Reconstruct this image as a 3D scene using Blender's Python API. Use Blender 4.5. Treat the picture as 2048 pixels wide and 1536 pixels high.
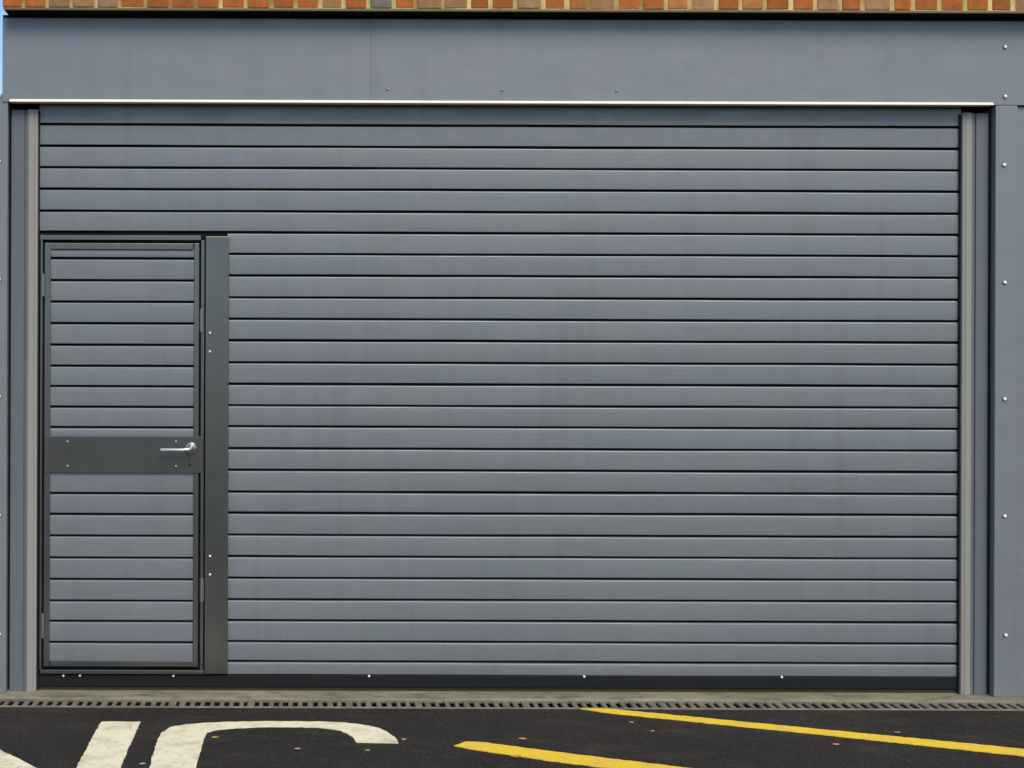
import bpy, bmesh, math, random
from mathutils import Vector, Matrix

random.seed(7)
scene = bpy.context.scene
for o in list(bpy.data.objects):
    bpy.data.objects.remove(o, do_unlink=True)
COL = scene.collection

# ------------------------------------------------------------------ camera
# Wall front plane is y = 0, asphalt is z = 0, camera looks along +Y (shift lens keeps verticals upright).
F, CX, CY, ROLL = 2580.0, 600.0, 700.0, 0.0035        # pixels of the 2048 px wide photograph
CAMX, CAMY, CAMZ = -0.986, -6.0, 1.61
cam_d = bpy.data.cameras.new('camera')
cam = bpy.data.objects.new('camera', cam_d); COL.objects.link(cam)
cam.location = (CAMX, CAMY, CAMZ)
cam.rotation_euler = (math.pi / 2, -ROLL, 0)
cam_d.sensor_width = 36.0
cam_d.lens = 36.0 * F / 2048.0
cam_d.shift_x = (1024.0 - CX) / 2048.0
cam_d.shift_y = (CY - 768.0) / 2048.0
cam_d.clip_end = 2000.0
scene.camera = cam

# ------------------------------------------------------------------ sky and sun
SUN_EL, SUN_AZ = math.radians(47), math.radians(18)     # azimuth from straight behind the camera, towards the right
sdir = Vector((math.sin(SUN_AZ) * math.cos(SUN_EL), -math.cos(SUN_AZ) * math.cos(SUN_EL), math.sin(SUN_EL)))
world = bpy.data.worlds.new('World'); scene.world = world; world.use_nodes = True
wn = world.node_tree
sky = wn.nodes.new('ShaderNodeTexSky'); sky.sky_type = 'NISHITA'; sky.sun_disc = False
sky.sun_elevation = SUN_EL; sky.sun_rotation = math.atan2(sdir.x, sdir.y)
sky.air_density = 1.0; sky.dust_density = 0.1; sky.ozone_density = 3.0
wn.nodes['Background'].inputs['Strength'].default_value = 0.12
wn.links.new(sky.outputs[0], wn.nodes['Background'].inputs['Color'])
sun_d = bpy.data.lights.new('sun', 'SUN'); sun_d.energy = 2.5; sun_d.angle = math.radians(35); sun_d.color = (1.0, 0.87, 0.68)
sun = bpy.data.objects.new('sun', sun_d); COL.objects.link(sun)
sun.rotation_euler = sdir.to_track_quat('Z', 'Y').to_euler()
sun.location = (2, -8, 8)
vs = scene.view_settings
vs.view_transform = 'Standard'; vs.look = 'None'; vs.gamma = 1.0; vs.exposure = 0.46; vs.use_curve_mapping = False

# ------------------------------------------------------------------ pixel -> place helpers
def ideal(u, v):
    dx, dy = u - CX, v - CY
    return dx * math.cos(ROLL) + dy * math.sin(ROLL), -dx * math.sin(ROLL) + dy * math.cos(ROLL)
def on_wall(u, v, y=0.0):            # point of the upright plane at depth y
    a, b = ideal(u, v); d = y - CAMY
    return CAMX + a * d / F, CAMZ - b * d / F
def wx(u, y=0.0, v=700): return on_wall(u, v, y)[0]
def wz(v, y=0.0, u=600): return on_wall(u, v, y)[1]
def on_ground(u, v, z=0.0):
    a, b = ideal(u, v); d = F * (CAMZ - z) / b
    return CAMX + a * d / F, CAMY + d

# ------------------------------------------------------------------ mesh helpers
def link(name, me, mat=None, root=None):
    o = bpy.data.objects.new(name, me); COL.objects.link(o)
    if mat is not None and len(me.materials) == 0: me.materials.append(mat)
    if root is not None: o.parent = root
    return o
def origin_of(root):
    v = Vector((0, 0, 0))
    while root is not None:
        v += root.location; root = root.parent
    return v
def finish(name, bm, mat, root=None, smooth=False):
    bmesh.ops.recalc_face_normals(bm, faces=bm.faces)
    bmesh.ops.translate(bm, verts=bm.verts, vec=-origin_of(root))
    me = bpy.data.meshes.new(name); bm.to_mesh(me); bm.free()
    if smooth:
        for p in me.polygons: p.use_smooth = True
    return link(name, me, mat, root)
def add_box(bm, x0, x1, y0, y1, z0, z1, bev=0.0, seg=1):
    r = bmesh.ops.create_cube(bm, size=1.0)
    vs_ = r['verts']
    for v in vs_:
        v.co = Vector(((x0 + x1) / 2 + v.co.x * (x1 - x0), (y0 + y1) / 2 + v.co.y * (y1 - y0), (z0 + z1) / 2 + v.co.z * (z1 - z0)))
    if bev > 0:
        es = list({e for v in vs_ for e in v.link_edges})
        bmesh.ops.bevel(bm, geom=es, offset=bev, segments=seg, affect='EDGES', profile=0.5)
def box(name, x0, x1, y0, y1, z0, z1, mat, root=None, bev=0.0, seg=1):
    bm = bmesh.new(); add_box(bm, x0, x1, y0, y1, z0, z1, bev, seg)
    return finish(name, bm, mat, root)
def add_prof_x(bm, prof, x0, x1):          # closed (y,z) outline pulled along x
    a = [bm.verts.new((x0, p[0], p[1])) for p in prof]
    b = [bm.verts.new((x1, p[0], p[1])) for p in prof]
    n = len(prof)
    for i in range(n):
        bm.faces.new((a[i], a[(i + 1) % n], b[(i + 1) % n], b[i]))
    bm.faces.new(a); bm.faces.new(list(reversed(b)))
def add_prof_wavy(bm, prof, x0, x1, n, az, ay):   # like add_prof_x, with the slight bows a long rolled slat has
    ph = [random.uniform(0, 6.28) for _ in range(6)]
    rings = []
    for i in range(n + 1):
        x = x0 + (x1 - x0) * i / n
        dz = az * (0.5 * math.sin(x * 1.3 + ph[0]) + 0.35 * math.sin(x * 3.1 + ph[1]) + 0.25 * math.sin(x * 7.7 + ph[2]))
        dy = ay * (0.5 * math.sin(x * 1.7 + ph[3]) + 0.35 * math.sin(x * 4.3 + ph[4]) + 0.3 * math.sin(x * 9.1 + ph[5]))
        rings.append([bm.verts.new((x, p[0] + dy, p[1] + dz)) for p in prof])
    m = len(prof)
    for a, b in zip(rings, rings[1:]):
        for k in range(m): bm.faces.new((a[k], a[(k + 1) % m], b[(k + 1) % m], b[k]))
    bm.faces.new(rings[0]); bm.faces.new(list(reversed(rings[-1])))
def prof_z(name, prof, z0, z1, mat, root=None):   # closed (x,y) outline pulled along z
    bm = bmesh.new()
    a = [bm.verts.new((p[0], p[1], z0)) for p in prof]
    b = [bm.verts.new((p[0], p[1], z1)) for p in prof]
    n = len(prof)
    for i in range(n):
        bm.faces.new((a[i], a[(i + 1) % n], b[(i + 1) % n], b[i]))
    bm.faces.new(a); bm.faces.new(list(reversed(b)))
    return finish(name, bm, mat, root)
def tube(bm, pts, radii, n=14, caps=True):
    rings = []
    pts = [Vector(p) for p in pts]
    for i, p in enumerate(pts):
        t = (pts[min(i + 1, len(pts) - 1)] - pts[max(i - 1, 0)]).normalized()
        up = Vector((0, 0, 1)) if abs(t.z) < 0.9 else Vector((1, 0, 0))
        a = t.cross(up).normalized(); b = a.cross(t).normalized()
        rings.append([bm.verts.new(p + (a * math.cos(2 * math.pi * k / n) + b * math.sin(2 * math.pi * k / n)) * radii[i]) for k in range(n)])
    for r0, r1 in zip(rings, rings[1:]):
        for k in range(n):
            bm.faces.new((r0[k], r0[(k + 1) % n], r1[(k + 1) % n], r1[k]))
    if caps:
        bm.faces.new(rings[0]); bm.faces.new(list(reversed(rings[-1])))
def lathe_y(bm, prof, cx, cz, n=24):       # (radius, y) outline turned about an axis along y
    rings = []
    for r, y in prof:
        rings.append([bm.verts.new((cx + r * math.cos(2 * math.pi * k / n), y, cz + r * math.sin(2 * math.pi * k / n))) for k in range(n)])
    for r0, r1 in zip(rings, rings[1:]):
        for k in range(n):
            bm.faces.new((r0[k], r0[(k + 1) % n], r1[(k + 1) % n], r1[k]))
    bm.faces.new(rings[0]); bm.faces.new(list(reversed(rings[-1])))

def thing(name, label, cat, loc=(0, 0, 0), group=None):
    o = bpy.data.objects.new(name, None); COL.objects.link(o)
    o.location = loc; o.empty_display_size = 0.1
    o['label'] = label; o['category'] = cat; o['kind'] = 'thing'
    if group: o['group'] = group
    return o
def tag(o, label, cat, group=None):
    o['label'] = label; o['category'] = cat; o['kind'] = 'thing'
    if group: o['group'] = group
    return o

# ------------------------------------------------------------------ materials
class NT:
    def __init__(self, name):
        self.m = bpy.data.materials.new(name); self.m.use_nodes = True
        self.t = self.m.node_tree; self.b = self.t.nodes['Principled BSDF']
    def n(self, typ, **kw):
        nd = self.t.nodes.new(typ)
        for k, v in kw.items():
            if k in nd.inputs.keys(): nd.inputs[k].default_value = v
            else: setattr(nd, k, v)
        return nd
    def l(self, a, b): self.t.links.new(a, b)
    def pos(self, scale=(1, 1, 1)):
        g = self.n('ShaderNodeNewGeometry'); mp = self.n('ShaderNodeMapping'); mp.inputs['Scale'].default_value = scale
        self.l(g.outputs['Position'], mp.inputs['Vector']); return mp.outputs['Vector']
    def noise(self, scale, detail=3, rough=0.55, stretch=(1, 1, 1)):
        nd = self.n('ShaderNodeTexNoise'); nd.inputs['Scale'].default_value = scale
        nd.inputs['Detail'].default_value = detail; nd.inputs['Roughness'].default_value = rough
        self.l(self.pos(stretch), nd.inputs['Vector']); return nd.outputs['Fac']
    def ramp(self, fac, stops):
        r = self.n('ShaderNodeValToRGB'); e = r.color_ramp.elements
        while len(e) < len(stops): e.new(0.5)
        for el, (p, c) in zip(e, stops):
            el.position = p; el.color = (c, c, c, 1) if isinstance(c, (int, float)) else (*c, 1)
        self.l(fac, r.inputs['Fac']); return r.outputs['Color']
    def mix(self, fac, a, b, mode='MIX'):
        x = self.n('ShaderNodeMix', data_type='RGBA', blend_type=mode)
        for s, v in ((x.inputs[0], fac), (x.inputs[6], a), (x.inputs[7], b)):
            if hasattr(v, 'is_linked'): self.l(v, s)
            elif isinstance(v, (int, float)): s.default_value = v
            else: s.default_value = (*v, 1)
        return x.outputs[2]
    def bump(self, h, strength, dist):
        b = self.n('ShaderNodeBump'); b.inputs['Strength'].default_value = strength; b.inputs['Distance'].default_value = dist
        self.l(h, b.inputs['Height']); self.l(b.outputs['Normal'], self.b.inputs['Normal'])
    def base(self, c):
        s = self.b.inputs['Base Color']
        if hasattr(c, 'is_linked'): self.l(c, s)
        else: s.default_value = (*c, 1)
    def rough(self, r):
        s = self.b.inputs['Roughness']
        if hasattr(r, 'is_linked'): self.l(r, s)
        else: s.default_value = r

def paint(name, col, rough=0.42, metal=0.0, hue=0.025, dirt=0.25, rand=0.045, wave=0.0015, spec=0.5, chips=0.0, rv=0.09):
    t = NT(name)
    g = tuple(c * f for c, f in zip(col, (1 - hue, 1 + hue * 0.7, 1 - hue * 0.3)))
    p = tuple(c * f for c, f in zip(col, (1 + hue * 0.2, 1 - hue * 0.2, 1 + hue)))
    c = t.mix(t.ramp(t.noise(1.7, 3, 0.6, (1, 1, 1.6)), [(0.35, 0.0), (0.65, 1.0)]), g, p)
    oi = t.n('ShaderNodeObjectInfo')
    rr = t.n('ShaderNodeMapRange'); rr.inputs['To Min'].default_value = 1 - rand; rr.inputs['To Max'].default_value = 1 + rand
    t.l(oi.outputs['Random'], rr.inputs['Value'])
    v = t.n('ShaderNodeHueSaturation'); t.l(rr.outputs['Result'], v.inputs['Value']); t.l(c, v.inputs['Color'])
    c = v.outputs['Color']
    # rain streaks and grime with a shape of their own
    streak = t.ramp(t.noise(9, 4, 0.65, (1.5, 1.0, 0.07)), [(0.5, 0.0), (0.78, 1.0)])
    spots = t.ramp(t.noise(26, 5, 0.7), [(0.52, 0.0), (0.8, 1.0)])
    m = t.n('ShaderNodeMath', operation='MULTIPLY'); t.l(streak, m.inputs[0]); m.inputs[1].default_value = dirt
    c = t.mix(m.outputs[0], c, tuple(x * 0.62 for x in col))
    m2 = t.n('ShaderNodeMath', operation='MULTIPLY'); t.l(spots, m2.inputs[0]); m2.inputs[1].default_value = dirt * 0.6
    c = t.mix(m2.outputs[0], c, tuple(x * 1.25 for x in col))
    if chips > 0:                    # sparse pale scuffs and chips
        v2 = t.n('ShaderNodeTexVoronoi'); v2.inputs['Scale'].default_value = 7.0; t.l(t.pos((0.6, 1, 2.2)), v2.inputs['Vector'])
        s2 = t.n('ShaderNodeSeparateColor'); t.l(v2.outputs['Color'], s2.inputs[0])
        k1 = t.ramp(s2.outputs[0], [(0.93, 0.0), (0.95, 1.0)])
        k2 = t.ramp(v2.outputs['Distance'], [(0.03, 1.0), (0.085, 0.0)])
        k3 = t.ramp(t.noise(160, 3, 0.7), [(0.45, 0.0), (0.6, 1.0)])
        c = t.mix(t.mix(1.0, t.mix(1.0, k1, k2, 'MULTIPLY'), t.mix(chips, (1, 1, 1), k3), 'MULTIPLY'), c, tuple(min(1, x * 1.7) for x in col))
    t.base(c)
    t.rough(t.ramp(t.noise(5, 4, 0.6), [(0.3, max(0.05, rough - rv)), (0.7, min(1, rough + rv))]))
    t.b.inputs['Metallic'].default_value = metal
    t.b.inputs['Specular IOR Level'].default_value = spec
    if wave > 0: t.bump(t.noise(3.5, 2, 0.5, (1, 1, 1.5)), 0.35, wave * 4)
    return t.m

M = {}
M['slat'] = paint('shutter_paint', (0.146, 0.161, 0.180), 0.40, spec=0.8, chips=0.9, dirt=0.32, wave=0.0022)
M['clad'] = paint('cladding_paint', (0.163, 0.178, 0.196), 0.39, rand=0.02, spec=0.8, chips=0.9, dirt=0.34, wave=0.003)
M['guide'] = paint('guide_paint', (0.112, 0.128, 0.148), 0.5)
M['lip'] = paint('galvanised_lip', (0.275, 0.265, 0.24), 0.55, 0.0)
M['frame'] = paint('door_frame_metal', (0.138, 0.139, 0.135), 0.30, 0.85, hue=0.01, dirt=0.12, wave=0.0002, rv=0.03)
M['plate'] = paint('lock_plate_metal', (0.070, 0.071, 0.067), 0.4, 0.4, hue=0.02, dirt=0.2)
M['rail'] = paint('bottom_rail_black', (0.0075, 0.008, 0.010), 0.65, 0.0, hue=0.02, dirt=0.3, spec=0.25)
M['trim'] = paint('cream_trim', (0.86, 0.81, 0.66), 0.4, 0.0, hue=0.01, dirt=0.08)
M['recess_shade'] = paint('recess_shade_black', (0.012, 0.012, 0.013), 0.9, 0.0, hue=0.0, dirt=0.0, spec=0.1)  # near-black stands in for the shade in gaps, recesses and undersides
M['inner'] = paint('inner_wall_dark', (0.03, 0.03, 0.032), 0.9, 0.0, hue=0.0, spec=0.1)
M['angle'] = paint('lintel_angle_olive', (0.13, 0.105, 0.045), 0.6, 0.0, hue=0.1, dirt=0.5)
M['zinc'] = paint('zinc_screw', (0.88, 0.89, 0.90), 0.3, 0.0, hue=0.0, dirt=0.1, wave=0)
M['dull'] = paint('painted_rivet', (0.36, 0.37, 0.38), 0.4, 0.0, hue=0.0, dirt=0.1, wave=0)
M['steel'] = paint('brushed_steel', (0.80, 0.80, 0.79), 0.36, 0.7, hue=0.0, dirt=0.05, wave=0)
M['hinge'] = paint('hinge_metal', (0.20, 0.205, 0.20), 0.35, 0.5, hue=0.0, dirt=0.3, wave=0)
M['rose'] = paint('rose_steel', (0.30, 0.30, 0.29), 0.3, 0.9, hue=0.0, dirt=0.1, wave=0)
M['seal'] = paint('rubber_seal', (0.035, 0.031, 0.018), 0.8, 0.0, hue=0.02, dirt=0.3, spec=0.2)
M['washer'] = paint('screw_washer', (0.09, 0.095, 0.105), 0.6, 0.0, hue=0.0, wave=0)

def brick_mat(name, col):
    t = NT(name)
    c = t.mix(t.ramp(t.noise(22, 5, 0.7), [(0.3, 0.0), (0.7, 1.0)]), tuple(x * 0.72 for x in col), tuple(min(1, x * 1.2) for x in col))
    oi = t.n('ShaderNodeObjectInfo'); rr = t.n('ShaderNodeMapRange'); rr.inputs['To Min'].default_value = 0.85; rr.inputs['To Max'].default_value = 1.15
    t.l(oi.outputs['Random'], rr.inputs['Value'])
    v = t.n('ShaderNodeHueSaturation'); t.l(rr.outputs['Result'], v.inputs['Value']); t.l(c, v.inputs['Color'])
    t.base(v.outputs['Color']); t.rough(0.9); t.bump(t.noise(120, 5, 0.7), 0.6, 0.004)
    return t.m
BRICK = {'O': brick_mat('brick_orange', (0.37, 0.105, 0.020)), 'P': brick_mat('brick_orange_tan', (0.38, 0.15, 0.045)),
         'T': brick_mat('brick_tan', (0.35, 0.19, 0.085)), 'G': brick_mat('brick_brown', (0.28, 0.17, 0.085)),
         'Y': brick_mat('brick_grey', (0.17, 0.145, 0.10))}
t = NT('yellow_mortar')
t.base(t.mix(t.ramp(t.noise(9, 4, 0.6, (1, 1, 0.4)), [(0.38, 0.0), (0.62, 1.0)]), (0.25, 0.165, 0.045), (0.66, 0.52, 0.20)))
t.rough(0.95); t.bump(t.noise(90, 4, 0.6), 0.5, 0.004); M['mortar'] = t.m

t = NT('asphalt')
c = t.mix(t.ramp(t.noise(1.1, 4, 0.6), [(0.3, 0.0), (0.7, 1.0)]), (0.0150, 0.0125, 0.0108), (0.0265, 0.0228, 0.0200))
vo = t.n('ShaderNodeTexVoronoi'); vo.inputs['Scale'].default_value = 150; t.l(t.pos(), vo.inputs['Vector'])
sp = t.n('ShaderNodeSeparateColor'); t.l(vo.outputs['Color'], sp.inputs[0])
c = t.mix(t.ramp(sp.outputs[0], [(0.0, 0.0), (0.84, 0.0), (1.0, 0.4)]), c, (0.11, 0.10, 0.09))
c = t.mix(t.ramp(t.noise(5, 6, 0.75, (0.35, 1, 1)), [(0.50, 0.0), (0.72, 0.55)]), c, (0.07, 0.060, 0.044))
c = t.mix(t.ramp(t.noise(31, 3, 0.6), [(0.66, 0.0), (0.76, 0.5)]), c, (0.09, 0.08, 0.065))
t.base(c); t.rough(0.86); t.b.inputs['Specular IOR Level'].default_value = 0.3
bn = t.n('ShaderNodeMath', operation='ADD'); t.l(vo.outputs['Distance'], bn.inputs[0]); t.l(t.noise(60, 4, 0.7), bn.inputs[1])
t.bump(bn.outputs[0], 0.7, 0.006); M['asphalt'] = t.m

t = NT('threshold_concrete')
c = t.mix(t.ramp(t.noise(4, 6, 0.7, (0.5, 1, 1)), [(0.3, 0.0), (0.7, 1.0)]), (0.135, 0.122, 0.083), (0.32, 0.29, 0.21))
c = t.mix(t.ramp(t.noise(14, 5, 0.7, (0.4, 1, 1)), [(0.50, 0.0), (0.68, 0.8)]), c, (0.085, 0.078, 0.055))
c = t.mix(t.ramp(t.noise(2.3, 5, 0.7, (1, 3, 1)), [(0.62, 0.0), (0.72, 0.7)]), c, (0.42, 0.36, 0.27))
t.base(c); t.rough(0.9); t.bump(t.noise(70, 5, 0.7), 0.6, 0.006); M['concrete'] = t.m

t = NT('drain_metal')
c = t.mix(t.ramp(t.noise(7, 6, 0.7), [(0.3, 0.0), (0.7, 1.0)]), (0.10, 0.085, 0.062), (0.24, 0.21, 0.165))
t.base(c); t.rough(0.75); t.bump(t.noise(90, 4, 0.6), 0.5, 0.003); M['drain'] = t.m

def road_paint(name, col, worn, wear):
    t = NT(name)
    c = t.mix(t.ramp(t.noise(9, 6, 0.72), [(0.46, 0.0), (0.68, wear)]), col, worn)
    c = t.mix(t.ramp(t.noise(38, 6, 0.8), [(0.58, 0.0), (0.70, wear)]), c, tuple(x * 0.38 for x in worn))
    t.base(c); t.rough(0.72); t.bump(t.noise(110, 4, 0.7), 0.5, 0.004)
    return t.m
M['white'] = road_paint('white_road_paint', (0.86, 0.80, 0.58), (0.50, 0.45, 0.32), 0.85)
M['yellow'] = road_paint('yellow_road_paint', (0.88, 0.60, 0.025), (0.66, 0.47, 0.13), 0.75)
def leaf_mat(name, col):
    t = NT(name); t.base(t.mix(t.noise(60, 3), tuple(x * 0.6 for x in col), col)); t.rough(0.7); return t.m
LEAF = {'yellow': leaf_mat('leaf_yellow', (0.62, 0.46, 0.13)), 'tan': leaf_mat('leaf_tan', (0.50, 0.34, 0.15)),
        'pale': leaf_mat('leaf_pale', (0.52, 0.46, 0.36)), 'pink': leaf_mat('leaf_pink', (0.52, 0.33, 0.25))}

# ------------------------------------------------------------------ ground, threshold
DR_B, DR_F = -0.066, -0.200        # back and front edge of the drain
SX0, SX1 = -4.2, 6.0               # drain and threshold run along the wall
GB = 400.0
bm = bmesh.new()
def rect(bm, x0, x1, y0, y1, z):
    bm.faces.new([bm.verts.new(p) for p in ((x0, y0, z), (x1, y0, z), (x1, y1, z), (x0, y1, z))])
rect(bm, -GB, GB, -GB, DR_F, 0.0)
rect(bm, -GB, SX0, DR_F, DR_B, 0.0)
rect(bm, SX1, GB, DR_F, DR_B, 0.0)
rect(bm, -GB, GB, DR_B, GB, 0.0)
bmesh.ops.remove_doubles(bm, verts=bm.verts, dist=1e-5)
g = finish('ground', bm, M['asphalt']); g['kind'] = 'structure'

bm = bmesh.new()
n = 120
prof_n = []
for i in range(n + 1):
    x = SX0 + (SX1 - SX0) * i / n
    j = random.uniform(-0.004, 0.004)
    prof_n.append([(x, 0.6, 0.006), (x, DR_B + 0.010 + j, 0.006), (x, DR_B + 0.002 + j * 0.5, 0.001), (x, DR_B + 0.002 + j * 0.5, -0.05)])
rows = [[bm.verts.new(p) for p in r] for r in prof_n]
for a, b in zip(rows, rows[1:]):
    for k in range(3): bm.faces.new((a[k], b[k], b[k + 1], a[k + 1]))
th = finish('pavement', bm, M['concrete']); th['kind'] = 'structure'

# ------------------------------------------------------------------ building body and brick wall
BRY = -0.085
bz0 = wz(14.5, BRY, 50)             # underside of the bricks
bx0 = wx(5, BRY); bx1 = 6.0
fas_top = bz0 - 0.026
bw = thing('brick_wall', 'orange and tan brick wall with yellow mortar above the grey metal fascia', 'wall', ((bx0 + bx1) / 2, 0.1, 0))
joints = [5, 47, 94, 142, 192, 239, 291, 340, 391, 442, 491, 543, 592, 640, 688, 737, 787, 832, 887, 938, 981, 1031, 1086, 1134, 1178,
          1233, 1283, 1332, 1380, 1434, 1481, 1530, 1582, 1632, 1680, 1726, 1785, 1827, 1879, 1931, 1981, 2026, 2075, 2124]
cols = 'OOGTGOOOOOOOOTOYOTTOOTOPTOOPTOPOOTOTOOOOOTO'
BH = 0.065
for i, c in enumerate(cols):
    xa, xb = wx(joints[i], BRY, 10), wx(joints[i + 1], BRY, 10)
    h = random.uniform(0.0065, 0.0110)
    dy = random.uniform(-0.002, 0.002)
    box('brick', xa + (h if i else 0.0), xb - h, BRY + dy, BRY + 0.2, bz0 + random.uniform(-0.001, 0.002), bz0 + BH + random.uniform(-0.002, 0.001),
        BRICK[c], bw, 0.006, 2)
bm = bmesh.new()                    # courses above the picture
zz = bz0 + BH + 0.010; row = 0
while zz < bz0 + 1.0:
    L = 0.215 if row % 2 == 0 else 0.1025
    x = bx0
    while x < bx1 - 0.05:
        xe = min(x + L, bx1)
        add_box(bm, x, xe - 0.006, BRY + random.uniform(-0.002, 0.002), BRY + 0.2, zz, zz + BH)
        bm.faces.ensure_lookup_table()
        mi = random.choice([0, 0, 0, 0, 1, 2, 3])
        for f in bm.faces[-6:]: f.material_index = mi
        x = xe + 0.006
    zz += BH + 0.010; row += 1
up = finish('upper_brickwork', bm, None, bw); up['kind'] = 'stuff'
for k in 'OPTG': up.data.materials.append(BRICK[k])
box('mortar_bed', bx0 + 0.004, bx1, BRY + 0.0035, BRY + 0.195, bz0 - 0.002, zz, M['mortar'], bw)
box('coping', bx0 - 0.03, bx1 + 0.03, BRY - 0.03, BRY + 0.24, zz + 0.001, zz + 0.06, M['concrete'], bw, 0.006)
box('lintel_angle', bx0, bx1, BRY - 0.006, BRY + 0.004, bz0 - 0.014, bz0 - 0.0025, M['angle'], bw, 0.002)
box('lintel_soffit', bx0 + 0.001, bx1, BRY + 0.0045, 0.255, bz0 - 0.0125, bz0 - 0.003, M['recess_shade'], bw)  # underside of the overhang, its shade painted as near-black
box('soffit_shade_block', wx(5, 0, 100) + 0.001, bx1, 0.003, 0.25, fas_top - 0.004, bz0 - 0.0128, M['recess_shade'], bw)  # added block, painted dark as the shade above the fascia, hides the sky
box('inner_wall', bx0 + 0.03, bx1 - 0.02, 0.26, 5.0, 0.008, zz - 0.01, M['inner'], bw)  # solid core of the unseen building, added to stop light leaks

# ------------------------------------------------------------------ fascia of grey sheet panels
fz0 = wz(203.5, 0, 20) ; fz0 = 0.5 * (fz0 + wz(210, 0, 1987))
fx0 = wx(5, 0, 100); seam = wx(742, 0, 120)
fa = thing('metal_fascia', 'wide flat grey metal fascia with a cream bottom edge over the roller shutter', 'fascia', ((fx0 + bx1) / 2, 0.02, fz0))
def sheet(name, x0, x1, y0, z0, z1, mat, root, th=0.035):
    return box(name, x0, x1, y0, y0 + th, z0, z1, mat, root, 0.0008, 1)
sheet('panel', fx0, seam - 0.0001, 0.0, fz0, fas_top - 0.001, M['clad'], fa)
sheet('panel', seam + 0.0001, bx1, -0.0015, fz0, fas_top - 0.001, M['clad'], fa)
tx0, tx1 = wx(19, -0.012, 205), wx(1987, -0.012, 210)
tz = 0.5 * (wz(201, -0.01, 20) + wz(208.2, -0.01, 1987))
bm = bmesh.new()
pr = [(0.03, 0.0085), (-0.003, 0.0085), (-0.007, 0.006), (-0.016, -0.0035), (-0.016, -0.0055), (0.03, -0.0055)]
add_prof_x(bm, [(y, tz + z) for y, z in pr], tx0, tx1)
finish('edge_trim', bm, M['trim'], fa, smooth=False)

# screws: washer plus domed head, shared meshes
def screw_mesh(r, mat, washer):
    bm = bmesh.new()
    if washer:
        lathe_y(bm, [(r * 1.35, 0.002), (r * 1.35, -0.0015), (r * 1.2, -0.003)], 0, 0, 16)
        for f in bm.faces: f.material_index = 1
    nf = len(bm.faces)
    lathe_y(bm, [(r, 0.001), (r, -0.004), (r * 0.85, -0.0068), (r * 0.45, -0.0085), (r * 0.1, -0.009)], 0, 0, 14)
    bmesh.ops.recalc_face_normals(bm, faces=bm.faces)
    me = bpy.data.meshes.new('screw'); bm.to_mesh(me); bm.free()
    me.materials.append(mat); me.materials.append(M['washer'])
    return me
SCREW = screw_mesh(0.0082, M['zinc'], True)
RIVET = screw_mesh(0.0055, M['dull'], False)
SMALL = screw_mesh(0.0055, M['zinc'], False)
def screw(name, me, u, v, y, root):
    x, z = on_wall(u, v, y)
    o = link(name, me, None, root); o.location = Vector((x, y, z)) - origin_of(root)
    o.rotation_euler = (0, random.uniform(0, 6.28), 0)
    return o
for u, v in ((775, 50), (1003, 51), (1232, 52), (775, 178), (1005, 180), (1233, 181)):
    screw('screw', RIVET, u, v, -0.0015, fa)
for u, v in ((2010, 94), (2010, 193)): screw('screw', SCREW, u, v, -0.0015, fa)

# ------------------------------------------------------------------ side cladding
PZ = 0.0065
lp = thing('wall_panel', 'narrow grey metal wall cladding beside the guide rail next to the wicket door', 'wall cladding', (wx(-60), 0.1, PZ))
pz1 = wz(188, 0.006, 0)
box('panel', wx(-420), wx(14, 0.006), 0.006, 0.040, PZ, pz1, M['clad'], lp, 0.003, 2)
box('jamb', wx(-420), wx(13, 0.006) - 0.003, 0.0405, 0.255, PZ, pz1 - 0.003, M['guide'], lp)
for v in (185.5 + 7, 323, 559, 793, 1030, 1268): screw('screw', SCREW, -1.5, v, 0.006, lp)
rp = thing('wall_panel', 'grey metal wall cladding with bright screws on the side away from the wicket door', 'wall cladding', (wx(2030), 0.1, PZ))
rz1 = fz0 - 0.002
px = wx(1990, 0.0); pe = wx(2034, 0.0)
box('panel', px, pe, 0.0, 0.038, PZ, rz1, M['clad'], rp, 0.003, 2)
box('rib_panel', pe + 0.001, bx1 - 0.1, 0.016, 0.045, PZ, rz1 - 0.001, M['clad'], rp, 0.003, 2)
box('jamb', px + 0.004, pe + 0.3, 0.0455, 0.255, PZ, rz1 - 0.003, M['guide'], rp)
for u, v in ((2008, 330), (2009, 565), (2009, 798), (2009, 1032), (2011, 1270)): screw('screw', SCREW, u, v, 0.0, rp)

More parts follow.
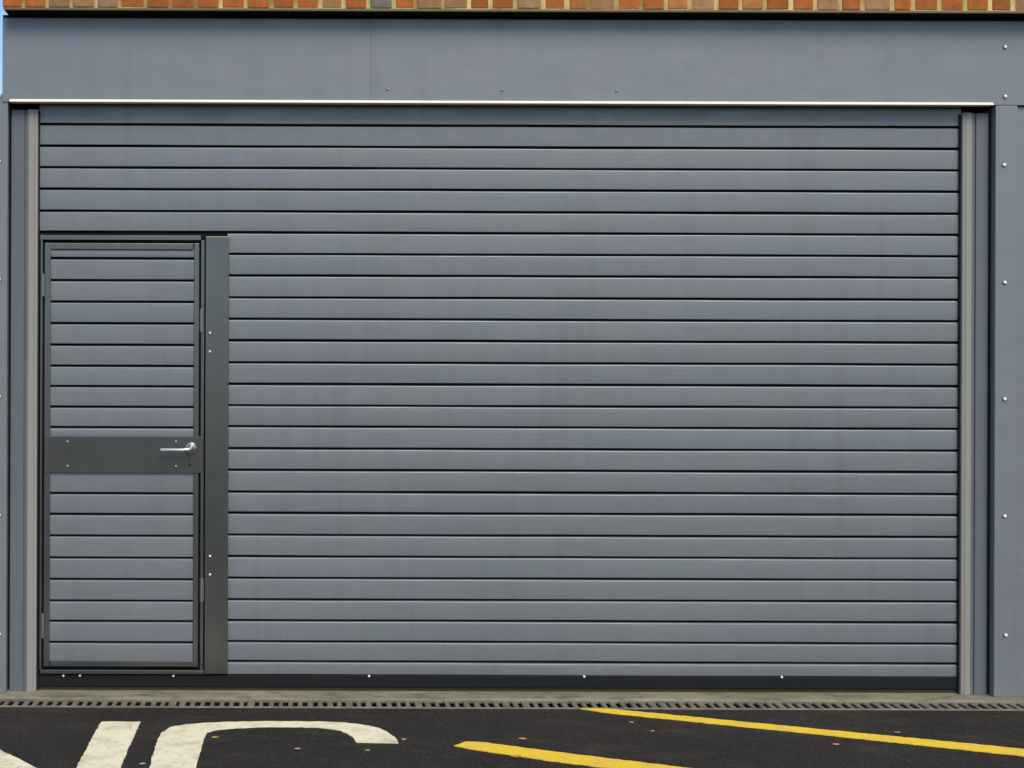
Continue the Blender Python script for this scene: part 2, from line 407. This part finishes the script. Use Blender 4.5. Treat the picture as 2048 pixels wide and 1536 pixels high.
# ------------------------------------------------------------------ guide rails
GY, SY = 0.042, 0.070                # front of the guides, front of the curtain
gz1 = 0.5 * (wz(221, GY, 50) + wz(225, GY, 1950))
def guide(mirror, u_out, u_groove, u_lip, u_in, label):
    xs = [wx(u, GY) for u in (u_out, u_groove, u_lip, u_in)]
    r = thing('guide_rail', label, 'guide rail', ((xs[0] + xs[3]) / 2, GY + 0.05, PZ), 'upright guide rails of the roller shutter')
    s = 1 if xs[3] > xs[0] else -1
    a, gme, l, b = xs
    prof_z('channel', [(a, GY + 0.006), (a + s * 0.003, GY + 0.003), (gme - s * 0.004, GY + 0.003), (gme - s * 0.002, GY + 0.010), (gme + s * 0.002, GY + 0.010), (gme + s * 0.004, GY + 0.004),
                       (l - s * 0.0005, GY + 0.004), (l - s * 0.0005, GY + 0.12), (a, GY + 0.12)], PZ, gz1, M['guide'], r)
    prof_z('lip', [(l, GY + 0.002), (l + s * 0.003, GY), (b - s * 0.016, GY - 0.001), (b - s * 0.014, GY + 0.0015), (b - s * 0.011, GY - 0.001), (b - s * 0.003, GY), (b, GY + 0.003), (b, GY + 0.060), (l, GY + 0.12)], PZ, gz1 + 0.002, M['lip'], r)
    prof_z('brush_seal', [(b + s * 0.0005, SY - 0.012), (b + s * 0.006, SY - 0.010), (b + s * 0.006, SY + 0.02), (b + s * 0.0005, SY + 0.02)], PZ, gz1 - 0.004, M['rail'], r)
    return r
guide(False, 20.5, 49, 55, 74, 'upright grey guide rail with a pale inner lip beside the wicket door')
guide(True, 1977, 1950, 1943, 1924, 'upright grey guide rail with a pale inner lip, on the side away from the door')

# ------------------------------------------------------------------ roller shutter
jr = [255, 298, 341, 384, 428, 470, 513, 556, 600, 643, 686, 730, 773, 816, 858, 902, 945, 989, 1031, 1075, 1118, 1161, 1204, 1246, 1288, 1328]
JZ = [wz(v, SY, 1920) for v in jr]
sx0, sx1 = wx(77, SY), wx(1921, SY)
dx_r = wx(456, SY)                   # right edge of the door post
sh = thing('roller_shutter', 'wide closed grey roller shutter of horizontal metal slats', 'roller shutter', ((sx0 + sx1) / 2, SY + 0.03, PZ))
def slat_profile(zt, zb, y, g0=0.0068, g1=0.0046, bow=0.0012):
    b0 = zb + g0; t0 = zt - g1
    m = (b0 + t0) / 2
    return [(y + 0.015, b0 + 0.002), (y + 0.0012, b0), (y, b0 + 0.0015), (y - bow * 0.8, b0 + (m - b0) * 0.5), (y - bow, m), (y - bow * 0.8, t0 - (t0 - m) * 0.5),
            (y, t0 - 0.005), (y + 0.0012, t0 - 0.0022), (y + 0.0035, t0 - 0.0006), (y + 0.007, t0), (y + 0.015, t0 + 0.0004)]
RAIL_T = 0.5 * (wz(1349, SY, 460) + wz(1355, SY, 1920))
def slat(name, x0, x1, zt, zb, y, root, mat):
    bm = bmesh.new()
    L = x1 - x0
    add_prof_wavy(bm, slat_profile(zt, zb, y, 0.0066 + random.uniform(-0.0007, 0.0007), 0.0046 + random.uniform(-0.0005, 0.0005)), x0, x1, max(4, int(L * 14)), 0.0010 if L > 1.5 else 0.0003, 0.0012 if L > 1.5 else 0.0004)
    return finish(name, bm, mat, root)
tops = [JZ[0] + 0.112] + JZ
bots = JZ + [RAIL_T - 0.004]
DOOR_J = 5                           # slats below this joint stop at the door post
for i, (a, b) in enumerate(zip(tops, bots)):
    dy = random.uniform(-0.0008, 0.0008)
    slat('slat', (sx0 + 0.002) if i <= DOOR_J else dx_r - 0.004, sx1 - 0.002, a, b, SY + dy, sh, M['slat'])
box('joint_shade_sheet', sx0 + 0.003, sx1 - 0.003, SY + 0.0155, SY + 0.020, PZ + 0.05, tops[0] + 0.3, M['recess_shade'], sh)  # added near-black sheet, paints the shade seen through the slat joints
rz_b = PZ + 0.002
rail = box('bottom_rail', wx(73.5, SY) , wx(1923, SY), SY - 0.004, SY + 0.05, rz_b + 0.016, RAIL_T, M['rail'], sh, 0.003, 2)
box('rubber_seal', wx(73.5, SY) + 0.002, wx(1923, SY) - 0.002, SY + 0.003, SY + 0.045, rz_b - 0.004, rz_b + 0.0155, M['seal'], sh, 0.003, 2)
for u, v in ((347, 1351.5), (738, 1352), (1168, 1353), (1563, 1354)): screw('bolt', SMALL, u, v, SY - 0.004, sh)
for u, v in ((127, 1351), (160, 1351)): screw('bolt', SMALL, u, v, SY - 0.004, sh)
box('head_box', fx0 + 0.012, sx1 + 0.1, SY + 0.03, 0.255, gz1 + 0.03, fas_top - 0.02, M['recess_shade'], sh)  # solid near-black block painting the shade over the curtain, hides the sky

# ------------------------------------------------------------------ wicket door
DY = 0.048
wd = thing('wicket_door', 'narrow slatted pedestrian door with dark metal frame and lever handle in the shutter', 'door', (wx(245, DY), DY + 0.02, RAIL_T))
def wb(name, u0, u1, v0, v1, y0, y1, mat, root=None, bev=0.0025, seg=2, uref=245):
    x0, x1 = wx(u0, y0, (v0 + v1) / 2), wx(u1, y0, (v0 + v1) / 2)
    z0, z1 = wz(v1, y0, uref), wz(v0, y0, uref)
    return box(name, x0, x1, y0, y1, z0, z1, mat, root or wd, bev, seg)
wb('gap_shade_sheet', 74, 412, 467, 1347, SY + 0.004, SY + 0.014, M['recess_shade'], bev=0)  # near-black sheet, painted shade for the gaps around the door
# outer frame: four bars, butted
wb('frame_bar', 80, 84, 470, 1340, DY + 0.004, SY + 0.003, M['frame'], bev=0.001)
wb('frame_bar', 80, 402, 471, 480, DY + 0.0035, SY + 0.003, M['frame'], bev=0.0015)
wb('frame_bar', 401, 407.5, 480.5, 1339.5, DY + 0.004, SY + 0.003, M['frame'], bev=0.0015)
wb('frame_bar', 80, 408, 1340.5, 1348, DY + 0.002, SY + 0.003, M['frame'], bev=0.002)
# leaf
leaf = bpy.data.objects.new('door_leaf', None); COL.objects.link(leaf); leaf.parent = wd; leaf.location = (0, 0, 0.01)
wb('stile', 88, 100, 486, 1333.5, DY + 0.003, SY + 0.003, M['frame'], leaf)
wb('stile', 387, 397, 486, 1333.5, DY + 0.003, SY + 0.003, M['frame'], leaf)
wb('rail', 100.2, 386.8, 486.3, 499, DY + 0.0035, SY + 0.003, M['frame'], leaf)
wb('rail', 100.2, 386.8, 1321.5, 1333.3, DY + 0.0035, SY + 0.003, M['frame'], leaf)
lx0, lx1 = wx(99, SY - 0.012), wx(388, SY - 0.012)
LY = SY - 0.010
up_j = [496, 517, 561, 604, 647, 690, 732, 773, 814, 855, 878]
lo_j = [940, 987, 1029, 1072, 1116, 1159, 1202, 1243, 1285, 1326]
for js in (up_j, lo_j):
    for a, b in zip(js, js[1:]):
        slat('slat', lx0, lx1, wz(a, LY, 245), wz(b, LY, 245), LY + random.uniform(-0.0005, 0.0005), leaf, M['slat'])
lock = wb('lock_plate', 89, 406.5, 873, 946, DY - 0.001, SY, M['plate'], leaf, 0.0015)
for u, v in ((135, 883), (135, 932), (352, 883), (352, 932)): screw('rivet', RIVET, u, v, DY - 0.001, leaf)
# lever handle
hx, hz = on_wall(381, 897, DY - 0.03)
bm = bmesh.new()
lathe_y(bm, [(0.0275, DY - 0.0015), (0.0275, DY - 0.006), (0.025, DY - 0.0085), (0.018, DY - 0.009), (0.012, DY - 0.0095), (0.011, DY - 0.02)], hx, hz, 32)
rose = finish('handle_rose', bm, M['rose'], leaf, smooth=True)
ex, ez = on_wall(321, 899.5, DY - 0.052)
bm = bmesh.new()
path = [(hx, DY - 0.012, hz), (hx, DY - 0.034, hz - 0.001), (hx - 0.003, DY - 0.044, hz - 0.002), (hx - 0.010, DY - 0.050, hz - 0.004), (hx - 0.019, DY - 0.052, ez + 0.002), (hx - 0.03, DY - 0.052, ez), (ex + 0.002, DY - 0.052, ez), (ex, DY - 0.052, ez)]
tube(bm, path, [0.008, 0.008, 0.0078, 0.0075, 0.0072, 0.007, 0.007, 0.0055], 16)
finish('lever', bm, M['steel'], leaf, smooth=True)
kx, kz = on_wall(380, 927, DY)
bm = bmesh.new()
lathe_y(bm, [(0.0125, DY - 0.0012), (0.0125, DY - 0.0025), (0.0115, DY - 0.003)], kx, kz, 24)
finish('keyhole_plate', bm, M['plate'], leaf)
bm = bmesh.new()
lathe_y(bm, [(0.0042, DY - 0.003), (0.0042, DY - 0.0034)], kx, kz + 0.0095, 14)
lathe_y(bm, [(0.0052, DY - 0.003), (0.0052, DY - 0.0034)], kx, kz - 0.006, 14)
finish('keyhole', bm, M['recess_shade'], leaf)
# hinges: barrel with knuckles and pin tips
def hinge(u, v0, v1):
    x, zt = on_wall(u, v0, DY); zb = wz(v1, DY, u)
    bm = bmesh.new()
    k = 3; h = (zt - zb) / k
    for i in range(k):
        tube(bm, [(x, DY - 0.001, zb + i * h + 0.0008), (x, DY - 0.001, zb + (i + 1) * h - 0.0008)], [0.0062, 0.0062], 12)
    tube(bm, [(x, DY - 0.001, zb - 0.004), (x, DY - 0.001, zt + 0.004)], [0.004, 0.004], 10)
    add_box(bm, x - 0.009, x + 0.009, DY + 0.0045, DY + 0.012, zb, zt)
    finish('hinge', bm, M['hinge'], wd)
hinge(86, 548, 592); hinge(85.5, 1228, 1275); hinge(403.5, 618, 663); hinge(403.5, 1157, 1203)
# broad post
post = wb('post', 410, 456.5, 472, 1347.5, DY - 0.002, SY + 0.01, M['frame'], bev=0.003)
for u, v in ((420, 666), (420, 703), (420, 1112), (420, 1149)): screw('rivet', SMALL, u, v, DY - 0.002, wd)

# ------------------------------------------------------------------ slotted drain along the threshold
dr = thing('slot_drain', 'long slotted drain grating set along the concrete threshold at the asphalt edge', 'drain', ((SX0 + SX1) / 2, (DR_B + DR_F) / 2, 0))
bm = bmesh.new()
for (ya, yb, za, zb) in ((DR_F + 0.0, DR_F + 0.006, -0.10, -0.004), (DR_B - 0.006, DR_B - 0.0, -0.10, -0.004), (DR_F + 0.006, DR_B - 0.006, -0.10, -0.094)):
    add_box(bm, SX0, SX1, ya, yb, za, zb)
finish('channel', bm, M['recess_shade'], dr)
box('edge_rail', SX0, SX1, DR_F + 0.001, DR_F + 0.020, -0.012, 0.003, M['drain'], dr, 0.003)
box('edge_rail', SX0, SX1, DR_B - 0.012, DR_B + 0.0005, -0.012, 0.003, M['drain'], dr, 0.003)
pitch = 0.0446
bm = bmesh.new(); add_box(bm, -0.0105, 0.0105, DR_F + 0.018, DR_B - 0.011, -0.012, 0.0022, 0.003, 1)
bar_me = bpy.data.meshes.new('grate_bar')
bmesh.ops.recalc_face_normals(bm, faces=bm.faces); bm.to_mesh(bar_me); bm.free(); bar_me.materials.append(M['drain'])
x = wx(-60, -0.1); k = 0
while x < wx(2120, -0.1):
    o = link('grate_bar', bar_me, None, dr)
    o.location = Vector((x + random.uniform(-0.002, 0.002), 0, random.uniform(-0.0015, 0.0005))) - origin_of(dr) + Vector((0, 0, 0))
    o.scale = (random.choice((0.85, 0.95, 1.0, 1.1, 1.25, 1.55)), 1, 1)
    x += pitch; k += 1
# (bar vertices hold the y position in world terms)

# ------------------------------------------------------------------ painted markings
def painted(name, pts, mat, z=0.0045, step=0.022, jit=0.0030):
    out = []
    n = len(pts)
    for i in range(n):
        a, b = Vector(pts[i]), Vector(pts[(i + 1) % n])
        m = max(1, int((b - a).length / step))
        for k in range(m):
            p = a.lerp(b, k / m)
            out.append((p.x + random.uniform(-jit, jit), p.y + random.uniform(-jit, jit)))
    cx_ = sum(p[0] for p in out) / len(out); cy_ = sum(p[1] for p in out) / len(out)
    bm = bmesh.new()
    top = [bm.verts.new((p[0], p[1], z)) for p in out]
    bot = [bm.verts.new((p[0], p[1], 0.0005)) for p in out]
    bm.faces.new(top)
    for i in range(len(out)):
        j = (i + 1) % len(out)
        bm.faces.new((top[i], bot[i], bot[j], top[j]))
    bmesh.ops.triangulate(bm, faces=[f for f in bm.faces if len(f.verts) > 4])
    bmesh.ops.translate(bm, verts=bm.verts, vec=(-cx_, -cy_, 0))
    bmesh.ops.recalc_face_normals(bm, faces=bm.faces)
    me = bpy.data.meshes.new(name); bm.to_mesh(me); bm.free()
    o = link(name, me, mat); o.location = (cx_, cy_, 0)
    return o
GRD = 'white letters painted on the asphalt'
# N: right stroke and diagonal are in view, the rest runs out of the picture
(xl, ty), (xr, _) = on_ground(202, 1445), on_ground(280, 1445.5)
A, B = Vector(on_ground(0, 1501)), Vector(on_ground(70, 1536))
sl = (B.y - A.y) / (B.x - A.x)
xt = A.x + (ty - A.y) / sl
xL = xt - 0.20
by = ty - 1.13
cN = Vector(((xL + xr) / 2, (ty + by) / 2))
half = [(xL, ty), (xt, ty), (xl, A.y + sl * (xl - A.x)), (xl, ty), (xr, ty)]
half2 = [tuple(2 * cN - Vector(p)) for p in half]
o = painted('painted_letter', half + half2, M['white'])
tag(o, 'white painted letter N with a straight slanted stroke on the asphalt', 'road marking', GRD)
# G
outer = [(300, 1536), (304, 1518), (309, 1500), (315, 1482), (323.5, 1467), (341, 1456), (372, 1450.5), (410, 1447.5), (456, 1445.5), (510, 1444.3), (602, 1444.3), (650, 1445), (688, 1447),
         (715, 1449.5), (739, 1453.5), (758, 1458.5), (773, 1465), (786, 1473), (794, 1481), (795.5, 1487.5)]
inner = [(713.5, 1486), (705, 1475.5), (693, 1468), (678, 1461.8), (660, 1458.3), (637, 1456.3), (600, 1455), (568, 1454.8), (540, 1455), (500, 1455.8), (460, 1458), (432, 1461), (415, 1466),
         (410, 1474), (406, 1484), (398, 1513), (392, 1536)]
Po = [Vector(on_ground(*p)) for p in outer]; Pi = [Vector(on_ground(*p)) for p in inner]
gt = max(p.y for p in Po); gb = gt - 1.13; gm = (gt + gb) / 2
xo, xi = Po[0].x, Pi[-1].x
bar_y = on_ground(680, 1541)[1]
xR = Po[-1].x; bl, br = on_ground(570, 1541)[0], on_ground(797, 1541)[0]
low_o = [(br, gb + 0.16), (br - 0.12, gb + 0.07), (br - 0.28, gb + 0.015), (br - 0.45, gb), (xo + 0.30, gb + 0.02), (xo + 0.14, gb + 0.08), (xo + 0.045, gb + 0.20), (xo + 0.01, gb + 0.36)]
low_i = [(xi + 0.01, gb + 0.36), (xi + 0.05, gb + 0.24), (xi + 0.14, gb + 0.17), (xi + 0.26, gb + 0.15), (br - 0.34, gb + 0.155), (br - 0.22, gb + 0.19), (br - 0.165, gb + 0.24), (br - 0.165, bar_y - 0.15), (bl, bar_y - 0.15), (bl, bar_y), (br, bar_y)]
pts = [tuple(p) for p in Po] + [tuple(p) for p in Pi] + low_i + low_o
o = painted('painted_letter', pts, M['white'], jit=0.0025)
tag(o, 'white painted letter G with a rounded top stroke on the asphalt', 'road marking', GRD)
YG = 'yellow lines painted on the asphalt'
def clampg(p):
    return (p[0], min(p[1], DR_F - 0.002))
l1 = [on_ground(1160, 1417), on_ground(1211, 1413.5), on_ground(2048, 1499.5), on_ground(2300, 1526), on_ground(2300, 1541), on_ground(2048, 1513.5), on_ground(1640, 1470), on_ground(1211, 1426.5), on_ground(1172, 1420.5)]
o = painted('painted_line', [clampg(p) for p in l1], M['yellow'], z=0.0042)
tag(o, 'long yellow line painted at a slant with its tip touching the slotted drain', 'road marking', YG)
l2 = [on_ground(909, 1492.5), on_ground(934, 1484.5), on_ground(965, 1486), on_ground(1100, 1504), on_ground(1354, 1535), on_ground(1700, 1577), on_ground(1700, 1596), on_ground(1354, 1554), on_ground(1100, 1523), on_ground(960, 1502), on_ground(930, 1497)]
o = painted('painted_line', l2, M['yellow'], z=0.0042)
tag(o, 'slanted yellow line with a pointed tip beside the letter G, clear of the drain', 'road marking', YG)

# ------------------------------------------------------------------ fallen leaves
def fallen_leaf(u, v, length, mat, label, rot, group=None):
    x, y = on_ground(u, v)
    bm = bmesh.new()
    nl = 7
    length *= 0.85
    L_, W_ = length, length * 0.8
    grid = []
    for i in range(nl):
        s = i / (nl - 1)
        w = W_ * 0.5 * math.sin(math.pi * (0.04 + 0.92 * s)) ** 0.8 * random.uniform(0.8, 1.1)
        row = []
        for k in (-1, -0.5, 0, 0.5, 1):
            row.append(bm.verts.new((L_ * (s - 0.5), w * k, 0.0065 + 0.05 * L_ * abs(k) ** 1.5 + 0.12 * L_ * (s - 0.5) ** 2 + random.uniform(0, 0.0012))))
        grid.append(row)
    for a, b in zip(grid, grid[1:]):
        for k in range(4): bm.faces.new((a[k], b[k], b[k + 1], a[k + 1]))
    me = bpy.data.meshes.new('fallen_leaf'); bm.to_mesh(me); bm.free()
    for p in me.polygons: p.use_smooth = True
    o = link('fallen_leaf', me, LEAF[mat]); o.location = (x, y, -0.003); o.rotation_euler = (0, 0, rot)
    tag(o, label, 'leaf', group)
LG = 'small dry leaves lying on the asphalt'
fallen_leaf(430, 1477, 0.034, 'yellow', 'small yellow leaf lying inside the curve of the painted letter G', 0.3, LG)
fallen_leaf(1045, 1480, 0.042, 'tan', 'tan leaf lying on bare asphalt just behind the yellow line with the free tip', 0.05, LG)
fallen_leaf(1032, 1515, 0.052, 'tan', 'curled tan leaf touching the front edge of the yellow line beside the letter G', 0.35, LG)
fallen_leaf(1672, 1491, 0.036, 'pink', 'pinkish leaf lying alone on bare asphalt in front of the long yellow line', 0.1, LG)
fallen_leaf(735, 1503, 0.03, 'tan', 'small tan leaf lying just below the end of the G stroke', 0.9, LG)
for u, v, s, m, r, lab in ((595, 1500, 0.030, 'pale', 0.1, 'pale leaf fleck lying in the open middle of the painted letter G'),
                           (808, 1481, 0.026, 'pale', -0.2, 'pale leaf fleck lying right beside the end of the G stroke'),
                           (1263, 1447, 0.026, 'yellow', 0.1, 'yellowish leaf fleck between the two slanted yellow lines'),
                           (1305, 1464, 0.022, 'pale', 0.4, 'tiny pale leaf speck between the two slanted yellow lines'),
                           (1795, 1467, 0.030, 'tan', 0.0, 'tan leaf lying between the long yellow line and the slotted drain'),
                           (285, 1530, 0.030, 'pale', 0.3, 'pale leaf fleck lying between the painted letters N and G')):
    fallen_leaf(u, v, s, m, lab, r, LG)
